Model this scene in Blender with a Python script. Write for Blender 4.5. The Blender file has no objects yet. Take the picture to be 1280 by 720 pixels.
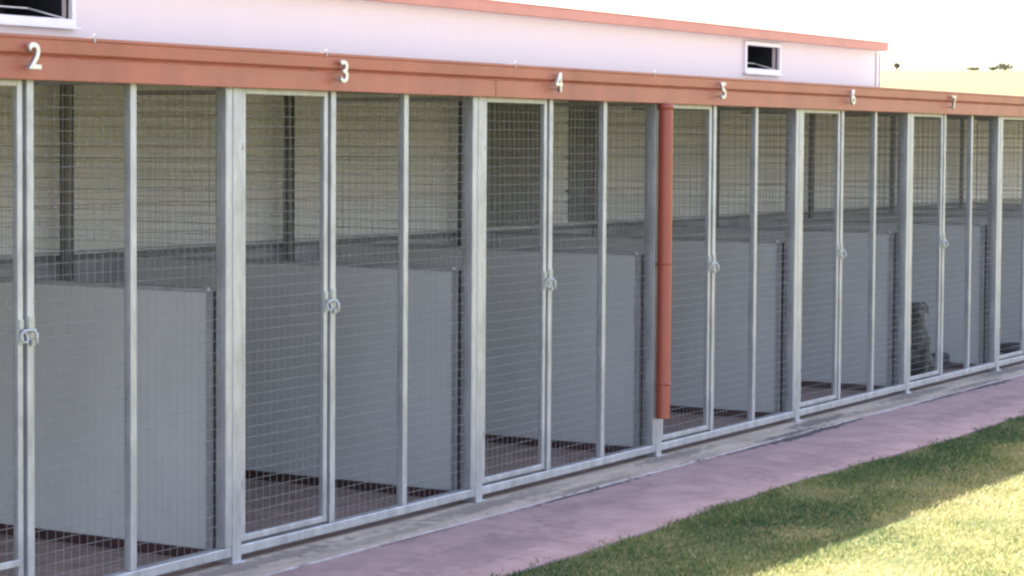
import bpy, bmesh, math, random
import numpy as np
from mathutils import Vector, Matrix
random.seed(7); rng = np.random.default_rng(7)
scene = bpy.context.scene
COL = scene.collection

# ------------------------------------------------------------------ camera
yaw, pit, rol = .5434, -.045, .0068
fx = Vector((math.cos(yaw)*math.cos(pit), math.sin(yaw)*math.cos(pit), math.sin(pit)))
r_ = Vector((math.sin(yaw), -math.cos(yaw), 0)); u_ = r_.cross(fx)
r2 = math.cos(rol)*r_ + math.sin(rol)*u_; u2 = -math.sin(rol)*r_ + math.cos(rol)*u_
cam_d = bpy.data.cameras.new('camera'); cam = bpy.data.objects.new('camera', cam_d); COL.objects.link(cam)
M = Matrix((r2, u2, -fx)).transposed().to_4x4(); M.translation = (-8.1455, -6.414, 1.956)
cam.matrix_world = M
cam_d.sensor_width = 36; cam_d.lens = 36*2816/1280; cam_d.shift_y = -58.7/1280
cam_d.clip_start = .1; cam_d.clip_end = 3000
scene.camera = cam

# ------------------------------------------------------------------ light
SUN = Vector((.28, 1.0, 1.17)).normalized()
world = bpy.data.worlds.new('World'); scene.world = world; world.use_nodes = True
wn = world.node_tree; bg = wn.nodes['Background']
sky = wn.nodes.new('ShaderNodeTexSky'); sky.sky_type = 'NISHITA'; sky.sun_disc = False
sky.sun_elevation = math.asin(SUN.z); sky.sun_rotation = math.atan2(SUN.x, SUN.y)
sky.air_density = 1.0; sky.dust_density = 3.0; sky.ozone_density = 1.0; sky.altitude = 0
wb = wn.nodes.new('ShaderNodeMix'); wb.data_type = 'RGBA'; wb.blend_type = 'MULTIPLY'; wb.inputs['Factor'].default_value = 1
wb.inputs['B'].default_value = (1.18, 1.0, .93, 1)      # the camera's white balance
wn.links.new(sky.outputs[0], wb.inputs['A']); wn.links.new(wb.outputs['Result'], bg.inputs[0]); bg.inputs[1].default_value = .15
sd = bpy.data.lights.new('sun', 'SUN'); sd.energy = 5; sd.angle = math.radians(.5); sd.color = (1, .95, .86)
sun = bpy.data.objects.new('sun', sd); COL.objects.link(sun)
sun.rotation_euler = SUN.to_track_quat('Z', 'Y').to_euler(); sun.location = (0, 0, 30)
scene.view_settings.view_transform = 'Standard'; scene.view_settings.look = 'None'
scene.view_settings.gamma = 1; scene.view_settings.use_curve_mapping = False
scene.view_settings.exposure = 2.45
scene.render.engine = 'CYCLES'
scene.cycles.filter_width = 2.5

# ------------------------------------------------------------------ materials
def mat(name, col, rough=.6, metal=0., var=.12, scale=6., bump=0., bscale=40., detail=4., spec=.5, stretch=None):
    m = bpy.data.materials.new(name); m.use_nodes = True
    nt = m.node_tree; b = nt.nodes['Principled BSDF']
    tc = nt.nodes.new('ShaderNodeTexCoord'); mp = nt.nodes.new('ShaderNodeMapping')
    nt.links.new(tc.outputs['Object'], mp.inputs[0])
    if stretch: mp.inputs['Scale'].default_value = stretch
    n = nt.nodes.new('ShaderNodeTexNoise'); n.inputs['Scale'].default_value = scale; n.inputs['Detail'].default_value = detail
    n.inputs['Roughness'].default_value = .65
    nt.links.new(mp.outputs[0], n.inputs[0])
    cr = nt.nodes.new('ShaderNodeValToRGB')
    lo = [c*(1-var) for c in col]; hi = [min(1, c*(1+var)) for c in col]
    cr.color_ramp.elements[0].position = .3; cr.color_ramp.elements[1].position = .7
    cr.color_ramp.elements[0].color = (*lo, 1); cr.color_ramp.elements[1].color = (*hi, 1)
    nt.links.new(n.outputs[0], cr.inputs[0]); nt.links.new(cr.outputs[0], b.inputs['Base Color'])
    b.inputs['Roughness'].default_value = rough; b.inputs['Metallic'].default_value = metal
    b.inputs['Specular IOR Level'].default_value = spec
    if bump:
        n2 = nt.nodes.new('ShaderNodeTexNoise'); n2.inputs['Scale'].default_value = bscale; n2.inputs['Detail'].default_value = 5
        nt.links.new(mp.outputs[0], n2.inputs[0])
        bp = nt.nodes.new('ShaderNodeBump'); bp.inputs['Strength'].default_value = bump; bp.inputs['Distance'].default_value = .01
        nt.links.new(n2.outputs[0], bp.inputs['Height']); nt.links.new(bp.outputs[0], b.inputs['Normal'])
    return m

GALV = mat('galvanised_steel', (.43, .43, .45), .40, .5, .24, 9, .2, 40, detail=6, stretch=(1.5, 1.5, .5))
ZINC = mat('bright_zinc', (.42, .42, .42), .4, .5, .1, 20)
WIRE = mat('galvanised_wire', (.235, .235, .235), .55, .1, .15, 9)
CHROME = mat('polished_metal', (.58, .585, .60), .28, .8, .06, 30)
PANEL = mat('grey_sheet_panel', (.53, .53, .525), .5, 0, .09, 1.4, .05, 8, stretch=(1, 1, .5))
RED = mat('terracotta_paint', (.38, .115, .072), .42, 0, .16, 2.6, .06, 14, detail=7, stretch=(1.2, 1, .6))
REDPIPE = mat('terracotta_pipe', (.31, .066, .042), .35, 0, .10, 5, .03, 20)
ROOFRED = mat('pale_terracotta_trim', (.44, .17, .12), .5, 0, .09, 3)
CLAD = mat('cream_cladding', (.60, .578, .572), .55, 0, .10, 2.5, .05, 12, stretch=(.4, 1, 2))
LOWCLAD = mat('dark_grey_cladding', (.26, .26, .27), .6, 0, .15, 3)
PINKW = mat('pale_wall_sheet', (.665, .54, .525), .6, 0, .02, 2.2, .06, 5, detail=6, stretch=(2.2, 1, .5))
WHITE = mat('white_trim_paint', (.72, .66, .68), .4, 0, .04, 5)
DARK = mat('dark_interior', (.02, .02, .028), .5, 0, .2, 5)
DARKPOST = mat('dark_steel', (.13, .13, .13), .5, .2, .2, 8)
MAROON = mat('maroon_brick', (.055, .022, .022), .75, 0, .35, 14, .3, 50)
RUBBER_GAP = mat('black_rubber_and_gap', (.035, .035, .038), .6, 0, .2, 20)  # bowl rubber; also the painted shade of the partition gap
ROOFS = mat('zinc_roof_sheet', (.42, .42, .40), .5, .3, .1, 3)
FUR = mat('dark_fur', (.085, .082, .07), .85, 0, .5, 18, .8, 70)
FURTAN = mat('tan_fur', (.16, .11, .07), .85, 0, .3, 18, .6, 70)
EYE = mat('dark_eye', (.01, .008, .006), .12, 0, .1, 5)
BARK = mat('grey_bark', (.12, .10, .08), .9, 0, .3, 8, .5, 20)
LEAF = mat('hazed_green_leaf', (.17, .18, .13), .8, 0, .35, 2)  # leaf colour paled to carry distance haze and glare

def stain_mix(m, spots, dark, thin=False):
    """darkens a material where real stains lie: spots are (x, y, rx, ry) in world metres"""
    nt = m.node_tree; b = nt.nodes['Principled BSDF']
    src = b.inputs['Base Color'].links[0].from_socket
    tc = nt.nodes.new('ShaderNodeNewGeometry')
    wn_ = nt.nodes.new('ShaderNodeTexNoise'); wn_.inputs['Scale'].default_value = 14; wn_.inputs['Detail'].default_value = 5
    nt.links.new(tc.outputs['Position'], wn_.inputs[0])
    for (x, y, rx, ry, k) in spots:
        mp = nt.nodes.new('ShaderNodeMapping'); mp.vector_type = 'POINT'
        mp.inputs['Location'].default_value = (-x/rx, -y/ry, 0); mp.inputs['Scale'].default_value = (1/rx, 1/ry, 0)
        nt.links.new(tc.outputs['Position'], mp.inputs[0])
        ln = nt.nodes.new('ShaderNodeVectorMath'); ln.operation = 'LENGTH'; nt.links.new(mp.outputs[0], ln.inputs[0])
        ad = nt.nodes.new('ShaderNodeMath'); ad.operation = 'MULTIPLY_ADD'; ad.inputs[1].default_value = 2.4
        nt.links.new(wn_.outputs[0], ad.inputs[0]); nt.links.new(ln.outputs['Value'], ad.inputs[2])
        mr = nt.nodes.new('ShaderNodeMapRange'); mr.inputs['From Min'].default_value = 2.3; mr.inputs['From Max'].default_value = 1.85
        mr.inputs['To Max'].default_value = k
        nt.links.new(ad.outputs[0], mr.inputs[0])
        mx = nt.nodes.new('ShaderNodeMix'); mx.data_type = 'RGBA'
        nt.links.new(mr.outputs[0], mx.inputs['Factor']); nt.links.new(src, mx.inputs['A']); mx.inputs['B'].default_value = (*dark, 1)
        src = mx.outputs['Result']
    nt.links.new(src, b.inputs['Base Color'])

CONC = mat('pink_path_concrete', (.315, .215, .205), .85, 0, .24, 3.5, .5, 120, detail=8)
APRON = mat('beige_apron_concrete', (.42, .345, .27), .85, 0, .30, 3.0, .3, 60, detail=8, stretch=(.6, 2.2, 1))
BEAD = mat('pale_mortar_bead', (.38, .33, .31), .85, 0, .25, 6)
stain_mix(CONC, [(2.75, -.335, .75, .020, .9), (4.9, -.34, .5, .022, .95), (5.55, -.36, .45, .045, .95), (6.05, -.345, .35, .05, .95), (6.5, -.33, .25, .035, .95),
                 (8.3, -.335, .6, .030, .95), (9.4, -.345, .55, .05, .95), (11.3, -.335, .8, .035, .9), (1.1, -.335, .5, .012, .6), (12.5, -.34, .5, .05, .9),
                 (.9, -.8, .9, .22, .22), (4.6, -.9, 1.2, .2, .2), (8, -.8, 1.5, .15, .25), (2.5, -.55, .8, .1, .15)], (.05, .045, .055))
stain_mix(APRON, [(6.4, -.15, .6, .08, .8), (5.6, -.27, .5, .05, .85), (4.3, -.1, .6, .06, .6), (2.0, -.12, .8, .08, .55), (2.9, -.26, .6, .05, .5), (0., -.1, .9, .07, .6),
                  (8.4, -.1, .8, .08, .7), (10.5, -.1, .8, .09, .7), (.9, -.2, .7, .05, .35), (7.4, -.22, .8, .05, .4), (9.3, -.25, .6, .05, .6)], (.10, .09, .085))

nt = PANEL.node_tree; b = nt.nodes['Principled BSDF']; src = b.inputs['Base Color'].links[0].from_socket
tc = nt.nodes.new('ShaderNodeTexCoord'); mp = nt.nodes.new('ShaderNodeMapping'); mp.inputs['Scale'].default_value = (1, 4, 3)
oi = nt.nodes.new('ShaderNodeObjectInfo'); nt.links.new(oi.outputs['Location'], mp.inputs['Location'])
nt.links.new(tc.outputs['Object'], mp.inputs[0]); sn = nt.nodes.new('ShaderNodeTexNoise'); sn.inputs['Scale'].default_value = 2.2; sn.inputs['Detail'].default_value = 8
nt.links.new(mp.outputs[0], sn.inputs[0]); sr = nt.nodes.new('ShaderNodeMapRange'); sr.inputs['From Min'].default_value = .60; sr.inputs['From Max'].default_value = .72; sr.inputs['To Max'].default_value = .10
nt.links.new(sn.outputs[0], sr.inputs[0]); sm_ = nt.nodes.new('ShaderNodeMix'); sm_.data_type = 'RGBA'; sm_.inputs['B'].default_value = (.25, .235, .215, 1)
nt.links.new(sr.outputs[0], sm_.inputs['Factor']); nt.links.new(src, sm_.inputs['A']); nt.links.new(sm_.outputs['Result'], b.inputs['Base Color'])

# kennel floor: reddish brown pavers with paler joints
FLOOR = mat('brown_paver_floor', (.27, .19, .165), .7, 0, .25, 4, .2, 40)
nt = FLOOR.node_tree; b = nt.nodes['Principled BSDF']; src = b.inputs['Base Color'].links[0].from_socket
g = nt.nodes.new('ShaderNodeNewGeometry'); br = nt.nodes.new('ShaderNodeTexBrick')
br.inputs['Scale'].default_value = 1; br.inputs['Brick Width'].default_value = .4; br.inputs['Row Height'].default_value = .2
br.inputs['Mortar Size'].default_value = .008; br.inputs['Mortar'].default_value = (.36, .29, .26, 1)
nt.links.new(g.outputs['Position'], br.inputs[0]); nt.links.new(src, br.inputs['Color1']); nt.links.new(src, br.inputs['Color2'])
nt.links.new(br.outputs[0], b.inputs['Base Color'])

def ground_mat():
    m = bpy.data.materials.new('lawn_and_dry_field'); m.use_nodes = True
    nt = m.node_tree; b = nt.nodes['Principled BSDF']; b.inputs['Roughness'].default_value = .95; b.inputs['Specular IOR Level'].default_value = .1
    g = nt.nodes.new('ShaderNodeNewGeometry')
    def noise(s, d=6):
        n = nt.nodes.new('ShaderNodeTexNoise'); n.inputs['Scale'].default_value = s; n.inputs['Detail'].default_value = d
        nt.links.new(g.outputs['Position'], n.inputs[0]); return n
    def ramp(n, a, c, p0=.35, p1=.65):
        r = nt.nodes.new('ShaderNodeValToRGB'); r.color_ramp.elements[0].position = p0; r.color_ramp.elements[1].position = p1
        r.color_ramp.elements[0].color = (*a, 1); r.color_ramp.elements[1].color = (*c, 1); nt.links.new(n.outputs[0], r.inputs[0]); return r
    lawn = ramp(noise(2.5), (.04, .07, .025), (.13, .13, .055))
    soil = ramp(noise(30), (.06, .07, .025), (.17, .15, .07))
    mx0 = nt.nodes.new('ShaderNodeMix'); mx0.data_type = 'RGBA'; mx0.inputs['Factor'].default_value = .5
    nt.links.new(lawn.outputs[0], mx0.inputs['A']); nt.links.new(soil.outputs[0], mx0.inputs['B'])
    field = ramp(noise(.02), (.145, .143, .050), (.175, .165, .060))
    sx = nt.nodes.new('ShaderNodeSeparateXYZ'); nt.links.new(g.outputs['Position'], sx.inputs[0])
    mr = nt.nodes.new('ShaderNodeMapRange'); mr.inputs['From Min'].default_value = 22; mr.inputs['From Max'].default_value = 45
    nt.links.new(sx.outputs[0], mr.inputs[0])
    mx = nt.nodes.new('ShaderNodeMix'); mx.data_type = 'RGBA'
    nt.links.new(mr.outputs[0], mx.inputs['Factor']); nt.links.new(mx0.outputs['Result'], mx.inputs['A']); nt.links.new(field.outputs[0], mx.inputs['B'])
    nt.links.new(mx.outputs['Result'], b.inputs['Base Color'])
    bp = nt.nodes.new('ShaderNodeBump'); bp.inputs['Strength'].default_value = .6; bp.inputs['Distance'].default_value = .03
    nt.links.new(noise(40).outputs[0], bp.inputs['Height']); nt.links.new(bp.outputs[0], b.inputs['Normal'])
    return m
def blade_mat():
    m = bpy.data.materials.new('grass_blades'); m.use_nodes = True
    nt = m.node_tree; b = nt.nodes['Principled BSDF']; b.inputs['Roughness'].default_value = .6; b.inputs['Specular IOR Level'].default_value = .25
    at = nt.nodes.new('ShaderNodeAttribute'); at.attribute_name = 'tone'
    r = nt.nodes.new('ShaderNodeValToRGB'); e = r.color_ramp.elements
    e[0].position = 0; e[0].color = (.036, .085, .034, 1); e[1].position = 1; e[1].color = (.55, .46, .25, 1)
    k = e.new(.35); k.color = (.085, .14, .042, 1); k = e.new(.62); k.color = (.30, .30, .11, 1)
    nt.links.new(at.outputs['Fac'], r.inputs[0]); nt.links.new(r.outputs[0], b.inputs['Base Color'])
    tr = nt.nodes.new('ShaderNodeBsdfTranslucent'); nt.links.new(r.outputs[0], tr.inputs[0])
    ms = nt.nodes.new('ShaderNodeMixShader'); ms.inputs[0].default_value = .35
    nt.links.new(b.outputs[0], ms.inputs[1]); nt.links.new(tr.outputs[0], ms.inputs[2])
    nt.links.new(ms.outputs[0], nt.nodes['Material Output'].inputs[0])
    return m

# ------------------------------------------------------------------ helpers
def tag(o, label=None, cat=None, group=None, kind=None):
    if label: o['label'] = label
    if cat: o['category'] = cat
    if group: o['group'] = group
    if kind: o['kind'] = kind
    return o
def empty(name, loc, rz=0):
    o = bpy.data.objects.new(name, None); COL.objects.link(o); o.location = loc; o.rotation_euler = (0, 0, rz)
    o.empty_display_size = .2; return o
class MB:
    def __init__(s): s.v = []; s.f = []; s.smooth = []
    def add(s, vs, fs, sm=False):
        n = len(s.v); s.v += [tuple(v) for v in vs]; s.f += [tuple(i+n for i in f) for f in fs]; s.smooth += [sm]*len(fs); return s
    def box(s, x0, x1, y0, y1, z0, z1):
        return s.add([(x0,y0,z0),(x1,y0,z0),(x1,y1,z0),(x0,y1,z0),(x0,y0,z1),(x1,y0,z1),(x1,y1,z1),(x0,y1,z1)],
                     [(0,3,2,1),(4,5,6,7),(0,1,5,4),(1,2,6,5),(2,3,7,6),(3,0,4,7)])
    def tube(s, pts, r, n=10, cap=True):
        pts = [Vector(p) for p in pts]; vs = []; fs = []
        rs = r if isinstance(r, (list, tuple)) else [r]*len(pts)
        ref = None
        for i, p in enumerate(pts):
            t = (pts[min(i+1, len(pts)-1)] - pts[max(i-1, 0)]).normalized()
            if ref is None:
                ref = Vector((0, 0, 1)) if abs(t.z) < .9 else Vector((1, 0, 0))
            a = (ref - t*ref.dot(t)).normalized(); b_ = t.cross(a); ref = a
            for k in range(n):
                th = 2*math.pi*k/n; vs.append(p + (a*math.cos(th) + b_*math.sin(th))*rs[i])
        for i in range(len(pts)-1):
            for k in range(n):
                fs.append((i*n+k, i*n+(k+1) % n, (i+1)*n+(k+1) % n, (i+1)*n+k))
        s.add(vs, fs, True)
        if cap:
            m = len(s.v) - len(vs)
            s.f += [tuple(m+k for k in reversed(range(n))), tuple(m+(len(pts)-1)*n+k for k in range(n))]; s.smooth += [False, False]
        return s
    def ell(s, c, r, n=14, m=9, rot=None):
        vs = []; fs = []
        for j in range(m+1):
            ph = math.pi*j/m
            for i in range(n):
                th = 2*math.pi*i/n; p = Vector((r[0]*math.sin(ph)*math.cos(th), r[1]*math.sin(ph)*math.sin(th), r[2]*math.cos(ph)))
                if rot: p = rot @ p
                vs.append(p + Vector(c))
        for j in range(m):
            for i in range(n):
                a, b_ = j*n+i, j*n+(i+1) % n; fs.append((a, a+n, b_+n, b_))
        return s.add(vs, fs, True)
    def build(s, name, m, parent=None, bevel=0, label=None):
        me = bpy.data.meshes.new(name); me.from_pydata(s.v, [], s.f); me.polygons.foreach_set('use_smooth', s.smooth); me.update()
        bm = bmesh.new(); bm.from_mesh(me); bmesh.ops.recalc_face_normals(bm, faces=bm.faces); bm.to_mesh(me); bm.free()
        me.materials.append(m); o = bpy.data.objects.new(name, me); COL.objects.link(o)
        if parent: o.parent = parent
        if bevel:
            md = o.modifiers.new('bevel', 'BEVEL'); md.width = bevel; md.segments = 2; md.limit_method = 'ANGLE'
        if label: o['label'] = label
        return o
def children(o): return [c for c in COL.objects if c.parent == o]
def copy_tree(o, parent=None):
    c = o.copy(); COL.objects.link(c); c.parent = parent
    for ch in children(o): copy_tree(ch, c)
    return c

W = 2.1
# ------------------------------------------------------------------ ground, hill, path
def gz(x, y):
    d = math.hypot(x, y)
    # flat yard, then a long paddock rising to a crest some 400 m off and falling away behind it
    a = max(0, d-35)
    up = 13.9*min(1, a/330)**1.3
    dn = max(0, d-372)
    z = up - dn*.03
    ang = math.atan2(y, x)
    return z*(1+.016*math.sin(ang*7+1)+.008*math.sin(ang*17)) - .012
rr = [0, 6, 12, 20, 28, 35, 45, 58, 75, 95, 120, 150, 180, 210, 240, 270, 300, 325, 345, 360, 372, 385, 420, 500, 700, 1100, 1800]
NA = 160; vs = [(0, 0, gz(0, 0))]; fs = []
for r in rr[1:]:
    for k in range(NA):
        t = 2*math.pi*k/NA; vs.append((r*math.cos(t), r*math.sin(t), gz(r*math.cos(t), r*math.sin(t))))
for k in range(NA): fs.append((0, 1+k, 1+(k+1) % NA))
for j in range(len(rr)-2):
    for k in range(NA):
        a = 1+j*NA+k; b_ = 1+j*NA+(k+1) % NA; fs.append((a, a+NA, b_+NA, b_))
mb = MB(); mb.add(vs, fs, True)
tag(mb.build('ground', ground_mat()), kind='structure')

# concrete path: a shallow slab with a slightly wandering lawn edge
mb = MB(); xs = np.arange(-9, 24.01, .25); vs = []; fs = []
for x in xs:
    e = -1.17 - .03*math.sin(x*1.3) - .05*max(0, (x-4)/5)
    vs += [(x, -.312, -.010), (x, -.318, .0), (x, e, -.004), (x, e-.01, -.06)]
for i in range(len(xs)-1):
    for j in range(3): a = i*4+j; fs.append((a, a+4, a+5, a+1))
mb.add(vs, fs); tag(mb.build('path', CONC), kind='structure')
mb = MB(); vs = []; fs = []
xs2 = np.arange(-9, 24.01, .12)
for i, x in enumerate(xs2):
    w = .007 + .006*math.sin(x*2.1)*math.sin(x*5.3) + random.uniform(-.002, .003)
    vs += [(x, -.312-w, .0005), (x, -.312-w*.4, .005), (x, -.305+w*.5, .008), (x, -.299, .003)]
for i in range(len(xs2)-1):
    for j in range(3): a = i*4+j; fs.append((a, a+4, a+5, a+1))
mb.add(vs, fs); tag(mb.build('path_joint', BEAD), kind='structure')
tag(MB().box(-9, 24, -.306, .0, -.06, .004).build('pavement', APRON, bevel=.006), kind='structure')
tag(MB().box(-9, 24, .0, 2.52, -.06, .004).build('floor', FLOOR), kind='structure')

# lawn blades: grass nobody could count
def lawn():
    N = 230000
    # denser where the photograph sees it largest
    x = rng.uniform(-3, 17, N); y = -1.13 - rng.power(.8, N)*4.2
    x = np.where(rng.random(N) < .45, rng.uniform(-.5, 8, N), x)
    edge = -1.18 - .03*np.sin(x*1.3) - .05*np.maximum(0, (x-4)/5) + .035*np.sin(x*4.1)*np.sin(x*1.7+1)+.03*np.sin(x*9.7)
    k = y < edge + rng.normal(0, .03, N); x, y = x[k], y[k]; N = len(x)
    bare = (np.sin(x*3.1+y*4.7+np.sin(y*3))+np.sin(x*7.3-y*6.1+2)+np.sin(x*1.7+y*9.3+np.sin(x*5)))/3
    k = rng.random(N) < np.clip(1.15+bare*1.1, .12, 1); x, y, bare = x[k], y[k], bare[k]; N = len(x)
    cl = (np.sin(x*2.3+y*3.1)+np.sin(x*5.7-y*4.3+1)+np.sin(x*.9+y*7.1+2)+np.sin(x*11.3+y*9.1))/4
    h = (.017 + .010*cl + rng.uniform(-.007, .009, N) + np.where(rng.random(N) < .02, .02, 0)).clip(.006, .05)
    w = rng.uniform(.0015, .0034, N); th = rng.uniform(0, 2*np.pi, N); ln = rng.uniform(.3, 1.5, N)*h; la = rng.uniform(0, 2*np.pi, N)
    ox, oy = np.cos(th)*w, np.sin(th)*w; lx, ly = np.cos(la)*ln, np.sin(la)*ln
    z0 = np.full(N, -.014)
    V = np.empty((N, 5, 3), 'f')
    V[:,0] = np.c_[x-ox, y-oy, z0]; V[:,1] = np.c_[x+ox, y+oy, z0]
    V[:,2] = np.c_[x+ox*.8+lx*.4, y+oy*.8+ly*.4, z0+h*.65]; V[:,3] = np.c_[x-ox*.8+lx*.4, y-oy*.8+ly*.4, z0+h*.65]
    V[:,4] = np.c_[x+lx, y+ly, z0+h]
    me = bpy.data.meshes.new('grass'); me.vertices.add(N*5); me.vertices.foreach_set('co', V.ravel())
    b5 = np.arange(N)*5
    L = np.stack([b5, b5+1, b5+2, b5+3, b5+3, b5+2, b5+4], 1).ravel()
    me.loops.add(N*7); me.loops.foreach_set('vertex_index', L)
    me.polygons.add(N*2)
    st = np.stack([np.arange(N)*7, np.arange(N)*7+4], 1).ravel()
    me.polygons.foreach_set('loop_start', st); me.update(calc_edges=True)
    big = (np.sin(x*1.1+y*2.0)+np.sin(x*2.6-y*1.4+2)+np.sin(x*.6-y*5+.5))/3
    tone = (.25 + .42*np.clip((-y-1.5)/.9, 0, 1) + .32*big + rng.normal(0, .13, N) + .12*cl - .16*bare + np.where(rng.random(N) < .06, .4, 0)).clip(0, 1)  # away from the path: drier blades, plus sunlit brightness put into their colour
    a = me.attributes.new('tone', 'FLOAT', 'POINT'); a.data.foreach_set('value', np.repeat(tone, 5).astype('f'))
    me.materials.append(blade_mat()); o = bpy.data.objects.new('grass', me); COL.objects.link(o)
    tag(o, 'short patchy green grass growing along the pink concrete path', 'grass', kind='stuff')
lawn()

# ------------------------------------------------------------------ main building behind the pens
BY = 2.5
bld = empty('long_building', (5, BY, 0)); tag(bld, 'pale pinkish white low building with red roof edge rising behind the pens', 'building')
X0, X1, ZT = -9., 14.0, 2.9
wins = [(.55, 1.66, 2.63, 2.84), (10.72, 11.44, 2.63, 2.84)]
wins = [(a-5, c-5, d, e) for a, c, d, e in wins]
mb = MB(); x0 = X0-5; xe = X1-5
TH = .05
def wallpiece(a, c, z0, z1): mb.box(a, c, 0, TH, z0, z1)
wallpiece(x0, xe, 2.0, wins[0][2]); wallpiece(x0, xe, wins[0][3], ZT)
e = [x0]
for wv in wins: e += [wv[0], wv[1]]
e.append(xe)
for i in range(0, len(e), 2): wallpiece(e[i], e[i+1], wins[0][2], wins[0][3])
mb.box(x0, xe, TH, 6, 2.0, 2.05)          # ceiling deck keeps the inside dark
wall = mb.build('wall', PINKW, bld)
MB().box(xe-TH, xe-.001, TH+.001, 6, 0, ZT).build('end_wall', PINKW, bld)
mb = MB()                                  # low pitched roof with ribs
for k in range(int((xe-x0+.2)/.2)+1):
    xx = x0 + .2*k; mb.box(xx-.02, xx+.02, -.05, 6.4, ZT+.075, ZT+.1)
mb.box(x0, xe-.105, -.05, 6.4, ZT+.01, ZT+.075)
mb.build('roof', ROOFS, bld)
mb = MB(); mb.box(x0, xe-.10, -.14, -.075, ZT-.005, ZT+.08); mb.box(x0, xe-.10, -.15, -.07, ZT+.075, ZT+.087); mb.build('roof_edge', ROOFRED, bld, bevel=.006)
mb = MB(); mb.box(x0, xe-.1, -.074, -.002, ZT-.008, ZT+.004); mb.build('soffit', WHITE, bld)
mb = MB(); mb.box(xe-.11, xe-.085, -.012, -.002, 2.0, ZT-.014); mb.box(xe-.0, xe+.012, -.012, .1, 2.0, ZT-.014)
mb.build('corner_flashing', mat('grey_flashing', (.52, .47, .44), .5, .2), bld)
for (a, c, z0, z1) in wins:
    mb = MB(); t = .035
    mb.box(a-t, c+t, -.03, .02, z0-.05, z0); mb.box(a-t, c+t, -.03, .02, z1, z1+t)
    mb.box(a-t, a, -.03, .02, z0, z1); mb.box(c, c+t, -.03, .02, z0, z1)
    mb.box(a-t-.02, c+t+.02, -.05, -.031, z0-.058, z0-.045)
    wd = mb.build('window', WHITE, bld, bevel=.003)
    mb = MB(); mb.box(a-.01, c+.01, .5, .52, z0-.2, z1+.15); mb.box(a-.01, a, .051, .5, z0-.2, z1+.15); mb.box(c, c+.01, .051, .5, z0-.2, z1+.15)
    mb.box(a-.01, c+.01, .051, .5, z1+.15, z1+.16); mb.box(a-.01, c+.01, .051, .5, z0-.2, z0-.19)
    mb.build('reveal', DARK, wd)
    mb = MB()      # pivoting sash seen edge on inside the opening
    mb.box(a+.02, c-.16, .16, .172, z0+.055, z0+.063); mb.tube([(c-.16, .165, z0+.059), (c-.01, .02, z0+.004)], .005, 6)
    mb.build('sash_edge', WHITE, wd)

# rear cladding of the pens, cream boards above dark grey sheet
rw = empty('rear_wall', (8, 2.5, 0)); tag(rw, 'cream horizontally ribbed rear wall seen through the mesh of the pens', 'wall')
mb = MB(); prof = []
z = 1.27; i = 0
while z < 2.52:
    d = .022 if i % 3 == 0 else .009
    prof += [(-.03, z), (-.03+d, z+.004), (-.03+d, z+.016), (-.03, z+.024)]; z += .09; i += 1
prof.append((-.03, 2.53))
xa, xb = -16, 14.5
vs = []; fs = []
for (d, zz) in prof: vs += [(xa, d, zz), (xb, d, zz)]
for i in range(len(prof)-1): fs.append((2*i, 2*i+1, 2*i+3, 2*i+2))
mb.add(vs, fs); mb.box(xa, xb, -.006, -.002, 1.27, 2.53)
mb.build('ribbed_cladding', CLAD, rw)
MB().box(xa, xb, -.05, -.002, .0, 1.25).build('lower_sheet', LOWCLAD, rw)
MB().box(xa, xb, -.07, -.002, 1.25, 1.275).build('capping', DARKPOST, rw)
for dx0, dx1, z0, z1 in [(6.05, 6.95, 1.30, 2.30), (7.42, 7.92, 1.30, 2.42)]:
    MB().box(dx0-8, dx1-8, -.045, -.031, z0, z1).build('dark_shutter', DARKPOST, rw, bevel=.003)

# ------------------------------------------------------------------ pen canopy
cn = empty('canopy_roof', (8, 0, 0)); tag(cn, 'long terracotta red gutter and fascia with sheet roof over the pens', 'canopy roof')
xa, xb = -16, 14.6
mb = MB(); vs = []; fs = []
n = int((xb-xa)/.038)
for i in range(n+1):
    x = xa + (xb-xa)*i/n; dz = .008*math.cos(i*math.pi/2)
    vs += [(x, -.05, 2.325+dz), (x, 2.49, 2.485+dz), (x, -.05, 2.322+dz), (x, 2.49, 2.482+dz)]
for i in range(n): a = 4*i; fs += [(a, a+4, a+5, a+1), (a+2, a+3, a+7, a+6)]
mb.add(vs, fs); mb.build('roof_sheet', ROOFS, cn)
# fascia board: two lengths meeting at x = 2.17
for a, c in ((xa, 2.168-8), (2.172-8, xb)):
    MB().box(a, c, -.075, -.052, 2.183, 2.275).build('fascia', RED, cn, bevel=.003)
mb = MB()   # quad gutter: front lip, sloping front, bottom
pr = [(-.052, 2.281), (-.078, 2.281), (-.096, 2.293), (-.098, 2.345), (-.104, 2.350), (-.104, 2.362), (-.092, 2.362), (-.090, 2.30), (-.056, 2.29)]
vs = [(xa, y, z) for y, z in pr] + [(xb, y, z) for y, z in pr]; k = len(pr)
mb.add(vs, [(i, (i+1) % k, k+(i+1) % k, k+i) for i in range(k)]); gutter = mb.build('gutter', RED, cn)
mb = MB()
for x in (-1.05, .58, 2.32, 3.95):
    mb = MB(); mb.box(x-8-.004, x-8+.004, -.108, -.055, 2.3625, 2.366); mb.box(x-8-.004, x-8+.004, -.109, -.1055, 2.345, 2.366)
    mb.tube([(x-8, -.107, 2.366), (x-8, -.109, 2.379)], .003, 6)
    mb.build('gutter_clip', ZINC, gutter)
mb = MB(); mb.box(xa, xb, .035, .075, 2.235, 2.30); mb.build('purlin', GALV, cn)

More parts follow.
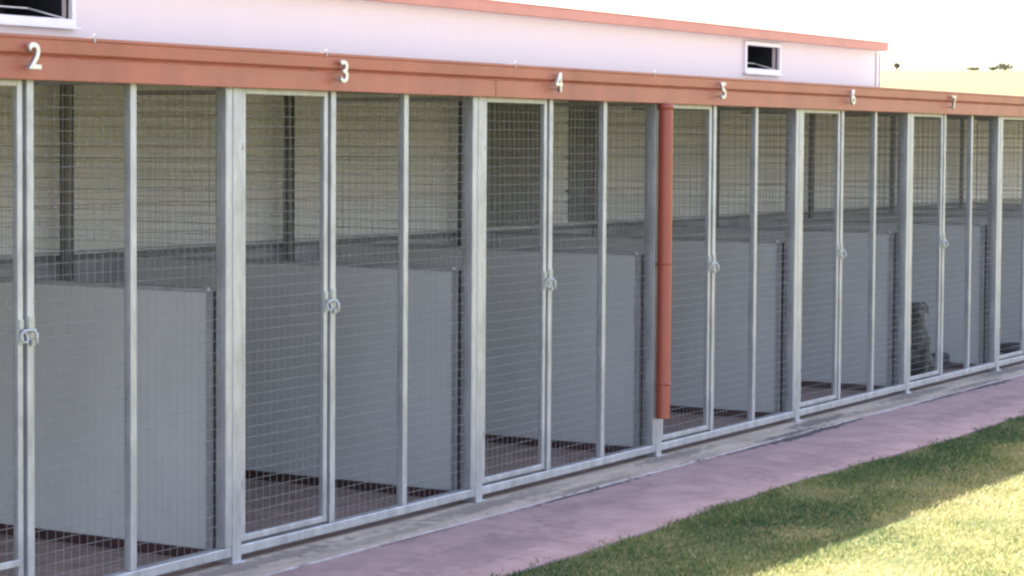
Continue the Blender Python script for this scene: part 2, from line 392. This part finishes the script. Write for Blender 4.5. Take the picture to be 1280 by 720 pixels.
# ------------------------------------------------------------------ a pen
def grid_xz(x0, x1, z0, z1, y, s=.05, r=.0012, bulge=.0, seed=0):
    mb = MB(); R = random.Random(seed)
    def yy(x, z): return y - bulge*math.sin(math.pi*(x-x0)/(x1-x0))*math.sin(math.pi*(z-z0)/(z1-z0))
    nx = max(2, round((x1-x0)/s)); nz = round((z1-z0)/s)
    for i in range(nx+1):
        x = x0+(x1-x0)*i/nx
        mb.tube([(x+R.uniform(-.001, .001), yy(x, z)+.0018, z) for z in np.linspace(z0, z1, 7)], r, 4, False)
    for j in range(nz+1):
        z = z0+(z1-z0)*j/nz; q = R.uniform(-.003, .003)
        mb.tube([(x, yy(x, z)-.0018, z+q*math.sin(3*(x-x0)/(x1-x0))) for x in np.linspace(x0, x1, 5)], r, 4, False)
    return mb
def grid_yz(y0, y1, z0, z1, x, s=.05, r=.0012):
    mb = MB(); ny = round((y1-y0)/s); nz = round((z1-z0)/s)
    for i in range(ny+1): yv = y0+(y1-y0)*i/ny; mb.tube([(x-.0016, yv, z0), (x-.0016, yv, z1)], r, 4, False)
    for j in range(nz+1): zv = z0+(z1-z0)*j/nz; mb.tube([(x+.0016, y0, zv), (x+.0016, y1, zv)], r, 4, False)
    return mb
TOP = 2.232
def make_pen():
    t = empty('kennel_pen', (0, 0, 0))
    MB().box(-.0325, .0325, -.032, .033, .004, 2.27).build('post', GALV, t, bevel=.006)
    MB().box(-.05, .05, -.045, .05, .0045, .012).build('base_plate', GALV, t, bevel=.002)
    MB().box(.0335, W-.0335, -.026, .024, .035, .081).build('bottom_rail', GALV, t, bevel=.005)
    MB().box(.0335, W-.0335, -.02, .02, TOP, TOP+.04).build('top_rail', GALV, t, bevel=.005)
    MB().box(W-.081, W-.0345, -.029, .029, .0815, TOP-.0005).build('end_stile', GALV, t, bevel=.005)
    for x in (.742, 1.375):
        MB().box(x, x+.04, -.021, .019, .0815, TOP-.0005).build('mullion', GALV, t, bevel=.004)
    # fixed mesh beside the gate and far bay
    for a, c, sd_ in ((.784, 1.373, 1), (1.417, W-.083, 2)):
        grid_xz(a, c, .085, TOP-.004, .004, seed=sd_).build('wire_mesh', WIRE, t)
    # gate
    mb = MB(); g0, g1, zb, zt, w = .050, .722, .093, 2.186, .03
    mb.box(g0, g0+w, -.016, .014, zb, zt); mb.box(g1-w, g1, -.016, .014, zb, zt)
    mb.box(g0+w, g1-w, -.0155, .0135, zb, zb+w); mb.box(g0+w, g1-w, -.0155, .0135, zt-w, zt)
    gate = mb.build('gate', GALV, t, bevel=.004)
    grid_xz(g0+w, g1-w, zb+w, zt-w, .0, bulge=.013, seed=3).build('gate_mesh', WIRE, gate)
    for z in (.35, 1.9):
        mb = MB(); mb.tube([(.042, -.022, z), (.042, -.022, z+.07)], .005, 10); mb.box(.0335, .065, -.022, -.017, z+.02, z+.07)
        mb.build('hinge', GALV, gate)
    mb = MB(); zc = 1.165     # slide bolt, hasp and ring
    mb.box(.694, .720, -.022, -.0165, zc-.05, zc+.05); mb.box(.744, .778, -.0265, -.0215, zc-.030, zc+.06)
    mb.tube([(.700, -.034, zc+.005), (.775, -.034, zc+.005)], .007, 8)
    mb.tube([(.698+.017*math.cos(a_), -.045+.006*math.sin(a_), zc-.020+.021*math.sin(a_)) for a_ in np.linspace(0, 2*math.pi, 17)], .005, 8, False)
    mb.tube([(.76, -.034, zc+.005), (.765, -.05, zc-.01), (.765, -.05, zc-.05)], .007, 8)
    mb.box(.752, .776, -.034, -.027, zc-.06, zc-.035)
    mb.build('latch', ZINC, gate, bevel=.0015)
    # solid partition on the pen's right side
    P = W
    MB().box(P-.012, P+.012, .139, 2.42, .05, 1.243).build('partition_panel', PANEL, t, bevel=.002)
    mb = MB(); mb.box(P-.019, P+.019, .103, .138, .02, 1.25); mb.box(P-.017, P+.017, .139, 2.42, 1.2435, 1.262)
    mb.box(P-.014, P+.014, .082, 2.42, 2.205, 2.23); mb.box(P-.02, P+.02, .036, .081, .01, 2.23)
    mb.build('partition_frame', GALV, t, bevel=.003)
    MB().box(P-.03, P+.03, .125, 2.42, .0045, .0495).build('brick_sill', MAROON, t)
    MB().box(P-.006, P+.006, .0815, .1025, .02, 1.25).build('gap_shade_strip', RUBBER_GAP, t)  # black strip stands in for the shade in the open gap before the panel
    grid_yz(.083, 2.42, 1.264, 2.204, P).build('partition_mesh', WIRE, t)
    mb = MB(); x = 1.475; mb.box(x, x+.032, 2.36, 2.40, .0045, 2.40); mb.box(x+.075, x+.085, 2.37, 2.395, .0045, 2.40); mb.build('rear_post', DARKPOST, t)
    return t
pen = make_pen()
desc = {-1: 'galvanised mesh kennel pen below the polished numeral 2, nearest the camera',
        0: 'galvanised mesh kennel pen below the polished numeral 3',
        1: 'galvanised mesh kennel pen below the numeral 4, left of the red downpipe',
        2: 'galvanised mesh kennel pen below the numeral 5, right behind the red downpipe',
        3: 'galvanised mesh kennel pen below the numeral 6',
        4: 'galvanised mesh kennel pen below the numeral 7 with a dark dog sitting inside',
        5: 'galvanised mesh kennel pen at the right picture edge, wide dark feed bowl inside',
        6: 'pen first past the right picture edge, partition glimpsed through nearer mesh',
        7: 'farthest pen, second past the right picture edge, glimpsed through nearer mesh'}
for k in range(-1, 8):
    o = pen if k == -1 else copy_tree(pen)
    o.location = (W*k, 0, 0); tag(o, desc[k], 'kennel pen', 'kennel pens standing in a row')

g2 = [c for c in children(pen) if c.name.startswith('gate')][0]
MB().box(.15, .69, -.03, -.0165, .215, .243).build('gate_bar', GALV, g2, bevel=.003)

# ------------------------------------------------------------------ numerals on the fascia
def numeral(ch, x):
    cu = bpy.data.curves.new('numeral', 'FONT'); cu.body = ch; cu.size = .146; cu.extrude = .007; cu.bevel_depth = .0022; cu.offset = .001
    cu.align_x = 'CENTER'
    tmp = bpy.data.objects.new('tmp', cu); COL.objects.link(tmp); bpy.context.view_layer.update()
    me = bpy.data.meshes.new_from_object(tmp.evaluated_get(bpy.context.evaluated_depsgraph_get()))
    bpy.data.objects.remove(tmp); me.name = 'numeral'
    co = np.empty(len(me.vertices)*3); me.vertices.foreach_get('co', co); co = co.reshape(-1, 3)
    mb = MB(); h = co[:,1].max()
    me.materials.clear(); me.materials.append(CHROME)
    # two fixing pegs join the same mesh
    bm = bmesh.new(); bm.from_mesh(me)
    for yv in (h*.12, h*.88):
        r = bmesh.ops.create_cone(bm, segments=8, radius1=.004, radius2=.004, depth=.045, cap_ends=True)
        sx = {'2': 0, '3': 0, '4': .012, '5': 0, '6': 0, '7': -.006 if yv < h/2 else 0}[ch]
        for v in r['verts']: v.co += Vector((sx, yv, -.024))
    bm.to_mesh(me); bm.free()
    o = bpy.data.objects.new('door_number', me); COL.objects.link(o)
    o.matrix_world = Matrix.Translation((x, -.122, 2.226)) @ Matrix.Rotation(math.pi/2, 4, 'X')
    return o
for ch, x, lb in (('2', -1.425, 'largest looking metal numeral, a 2 on the red fascia, leftmost and nearest'), ('3', .700, 'metal numeral 3 on the red fascia, second from the left'),
                  ('4', 2.76, 'metal numeral 4 on the red fascia, next to the left of the downpipe'), ('5', 4.86, 'metal numeral 5 on the red fascia, first right of the downpipe, below the small window'),
                  ('6', 6.99, 'metal numeral 6 on the red fascia near the end corner of the pale building'), ('7', 9.06, 'metal numeral 7 on the red fascia below the yellow field, rightmost and smallest')):
    tag(numeral(ch, x), lb, 'number', 'numerals along the fascia')

# ------------------------------------------------------------------ downpipe
dp = empty('downpipe', (4.145, -.082, 0)); tag(dp, 'terracotta red round downpipe in front of a galvanised post', 'downpipe')
mb = MB(); mb.tube([(0, 0, 2.181), (0, 0, .29), (-.004, -.002, .25)], .045, 28, False)
mb.tube([(0, 0, 2.181), (0, 0, .25)], .042, 28, False); mb.build('pipe', REDPIPE, dp)
MB().tube([(0, 0, .455), (0, 0, .475)], .0475, 28).build('pipe_collar', REDPIPE, dp)
MB().tube([(0, 0, 2.145), (0, 0, 2.1815)], .048, 28).build('pipe_outlet', REDPIPE, dp)
mb = MB(); mb.tube([(.047*math.cos(a), .047*math.sin(a), 1.2) for a in np.linspace(0, 2*math.pi, 25)], .004, 6, False); mb.box(.03, .05, .02, .052, 1.19, 1.21)
mb.build('pipe_bracket', REDPIPE, dp)

# ------------------------------------------------------------------ dog
def capsule(mb, a, b_, ra, rb, n=8):
    a, b_ = Vector(a), Vector(b_)
    for i in range(n+1):
        t = i/n; r = ra+(rb-ra)*t; mb.ell(a.lerp(b_, t), (r, r, r), 10, 7)
def make_dog(loc, rz):
    # sitting dog; local +X is forward
    t = empty('dog', loc, rz)
    mb = MB()
    mb.ell((-.11, 0, .15), (.15, .125, .14), 16, 10)                               # rump on the floor
    mb.ell((.00, 0, .26), (.13, .11, .17), 16, 10, Matrix.Rotation(-.45, 3, 'Y').to_3x3())
    mb.ell((.085, 0, .345), (.105, .098, .14), 16, 10)                              # chest
    capsule(mb, (.09, 0, .42), (.15, 0, .55), .075, .058)                           # neck
    mb.ell((.185, 0, .585), (.080, .064, .062), 14, 9)                              # skull
    capsule(mb, (.22, 0, .565), (.315, 0, .545), .042, .026)                        # muzzle
    for s in (-1, 1):
        capsule(mb, (.12, .07*s, .33), (.135, .072*s, .19), .045, .030)             # foreleg
        capsule(mb, (.135, .072*s, .19), (.15, .072*s, .03), .028, .024)
        mb.ell((.178, .072*s, .022), (.045, .028, .022), 10, 7)
        mb.ell((-.03, .105*s, .13), (.115, .05, .085), 12, 8, Matrix.Rotation(.5, 3, 'Y').to_3x3())  # thigh
        capsule(mb, (.05, .12*s, .12), (-.04, .125*s, .045), .032, .024)
        mb.ell((.03, .13*s, .022), (.075, .026, .021), 10, 7)                       # hind foot
    capsule(mb, (-.22, 0, .07), (-.36, .05, .025), .03, .022); capsule(mb, (-.36, .05, .025), (-.46, .13, .022), .022, .014)
    for s in (-1, 1):                                                              # ears, upright and folded over
        capsule(mb, (.155, .050*s, .625), (.160, .078*s, .600), .024, .018, 4); capsule(mb, (.160, .078*s, .600), (.18, .080*s, .555), .018, .010, 4)
    body = mb.build('dog_body', FUR, t)
    rm = body.modifiers.new('remesh', 'REMESH'); rm.mode = 'VOXEL'; rm.voxel_size = .008; rm.use_smooth_shade = True
    sm = body.modifiers.new('smooth', 'SMOOTH'); sm.iterations = 6; sm.factor = .5
    for s in (-1, 1):
        MB().ell((.240, .036*s, .598), (.010, .009, .009), 10, 7).build('eye', EYE, t)
    MB().ell((.340, 0, .552), (.012, .014, .010), 10, 7).build('nose', EYE, t)
    return t
dog = make_dog((9.50, .33, .004), math.radians(180+24))
dog.scale = (1, 1, 1)
tag(dog, 'dark dog sitting behind the gate mesh of a far kennel pen', 'dog')

def bowl(loc, r, h, lb):
    n = 24; prof = [(r*.72, 0), (r, .0), (r*.92, h*.75), (r*.88, h), (r*.80, h), (r*.70, h*.35), (0.001, h*.3)]
    mb = MB(); vs = []; fs = []
    for (q, z) in prof:
        for i in range(n): a = 2*math.pi*i/n; vs.append((q*math.cos(a), q*math.sin(a), z))
    for j in range(len(prof)-1):
        for i in range(n): fs.append((j*n+i, j*n+(i+1) % n, (j+1)*n+(i+1) % n, (j+1)*n+i))
    mb.add(vs, fs, True); o = mb.build('feed_bowl', RUBBER_GAP); o.location = loc
    tag(o, lb, 'bowl', 'dark bowls on the pen floors')
bowl((10.42, .46, .004), .085, .13, 'tall dark bucket shaped bowl on the floor near the sitting dog')
bowl((12.2, .40, .004), .13, .085, 'wide dark feed bowl on the floor of the pen at the right edge')

# ------------------------------------------------------------------ bushes beyond the crest
def tree(d, ang, w, h, lift, lb):
    x, y = d*math.cos(ang), d*math.sin(ang); z = gz(x, y)
    t = empty('distant_tree', (x, y, z)); tag(t, lb, 'tree', 'small trees along the paddock crest')
    top = lift+h
    MB().tube([(0, 0, -.3), (.1, .05, top*.4), (0, 0, top*.8)], [.16, .12, .06], 7).build('trunk', BARK, t)
    mb = MB(); R = random.Random(int(ang*1000))
    for i in range(420):
        a, q = R.uniform(0, 2*math.pi), R.random()**.5
        px = math.cos(a)*q*w/2*(1-.2*R.random()); py = math.sin(a)*q*w/2; pz = top-h/2 + (R.uniform(-1, 1))*h/2*math.sqrt(max(0.02, 1-q*q))*(1+.25*math.sin(a*3))
        s = R.uniform(.10, .22); n1 = Vector((R.gauss(0, 1), R.gauss(0, 1), R.gauss(0, 1))).normalized(); n2 = n1.orthogonal().normalized()*s; n3 = n1.cross(n2)*.7
        c = Vector((px, py, pz)); mb.add([c-n2, c+n3, c+n2, c-n3], [(0, 1, 2, 3)])
    mb.build('crown', LEAF, t)
for (d, ang, w, h, lift, lb) in ((366, .3670, 1.0, .75, .35, 'single small round tree, leftmost on the paddock crest'),
        (370, .3336, 2.2, .5, .1, 'low flat bush on the paddock crest, second dark spot from the left'),
        (370, .3250, 1.3, .5, .15, 'smallest bush on the paddock crest, between the low flat bush and the widest one'),
        (370, .3200, 3.0, 1.15, .1, 'widest and tallest tree clump on the paddock crest')):
    tree(d, ang, w, h, lift, lb)

# leaf litter and grit caught along the edge of the apron
mb = MB(); R_ = random.Random(3)
for cx, wd, n in ((5.55, .5, 60), (6.2, .35, 40), (4.15, .5, 25), (2.8, .6, 25), (8.7, .7, 40), (9.6, .4, 30), (11.5, 1., 40), (1., 1., 12)):
    for i in range(n):
        x = R_.gauss(cx, wd*.5); y = -.325 + R_.gauss(0, .022); a = R_.uniform(0, 6.3); l = R_.uniform(.006, .022); w_ = l*R_.uniform(.25, .5); z = .0085
        c, s_ = math.cos(a), math.sin(a); h = R_.uniform(.002, .010)
        mb.add([(x-c*l, y-s_*l, z), (x+s_*w_, y-c*w_, z+h*.4), (x+c*l, y+s_*l, z+h), (x-s_*w_, y+c*w_, z+h*.5)], [(0, 1, 2, 3)])
tag(mb.build('leaf_litter', mat('dry_dark_litter', (.07, .055, .045), .9, 0, .5, 60)), 'dark dry leaf litter and grit along the seam between apron and pink path', 'litter', kind='stuff')
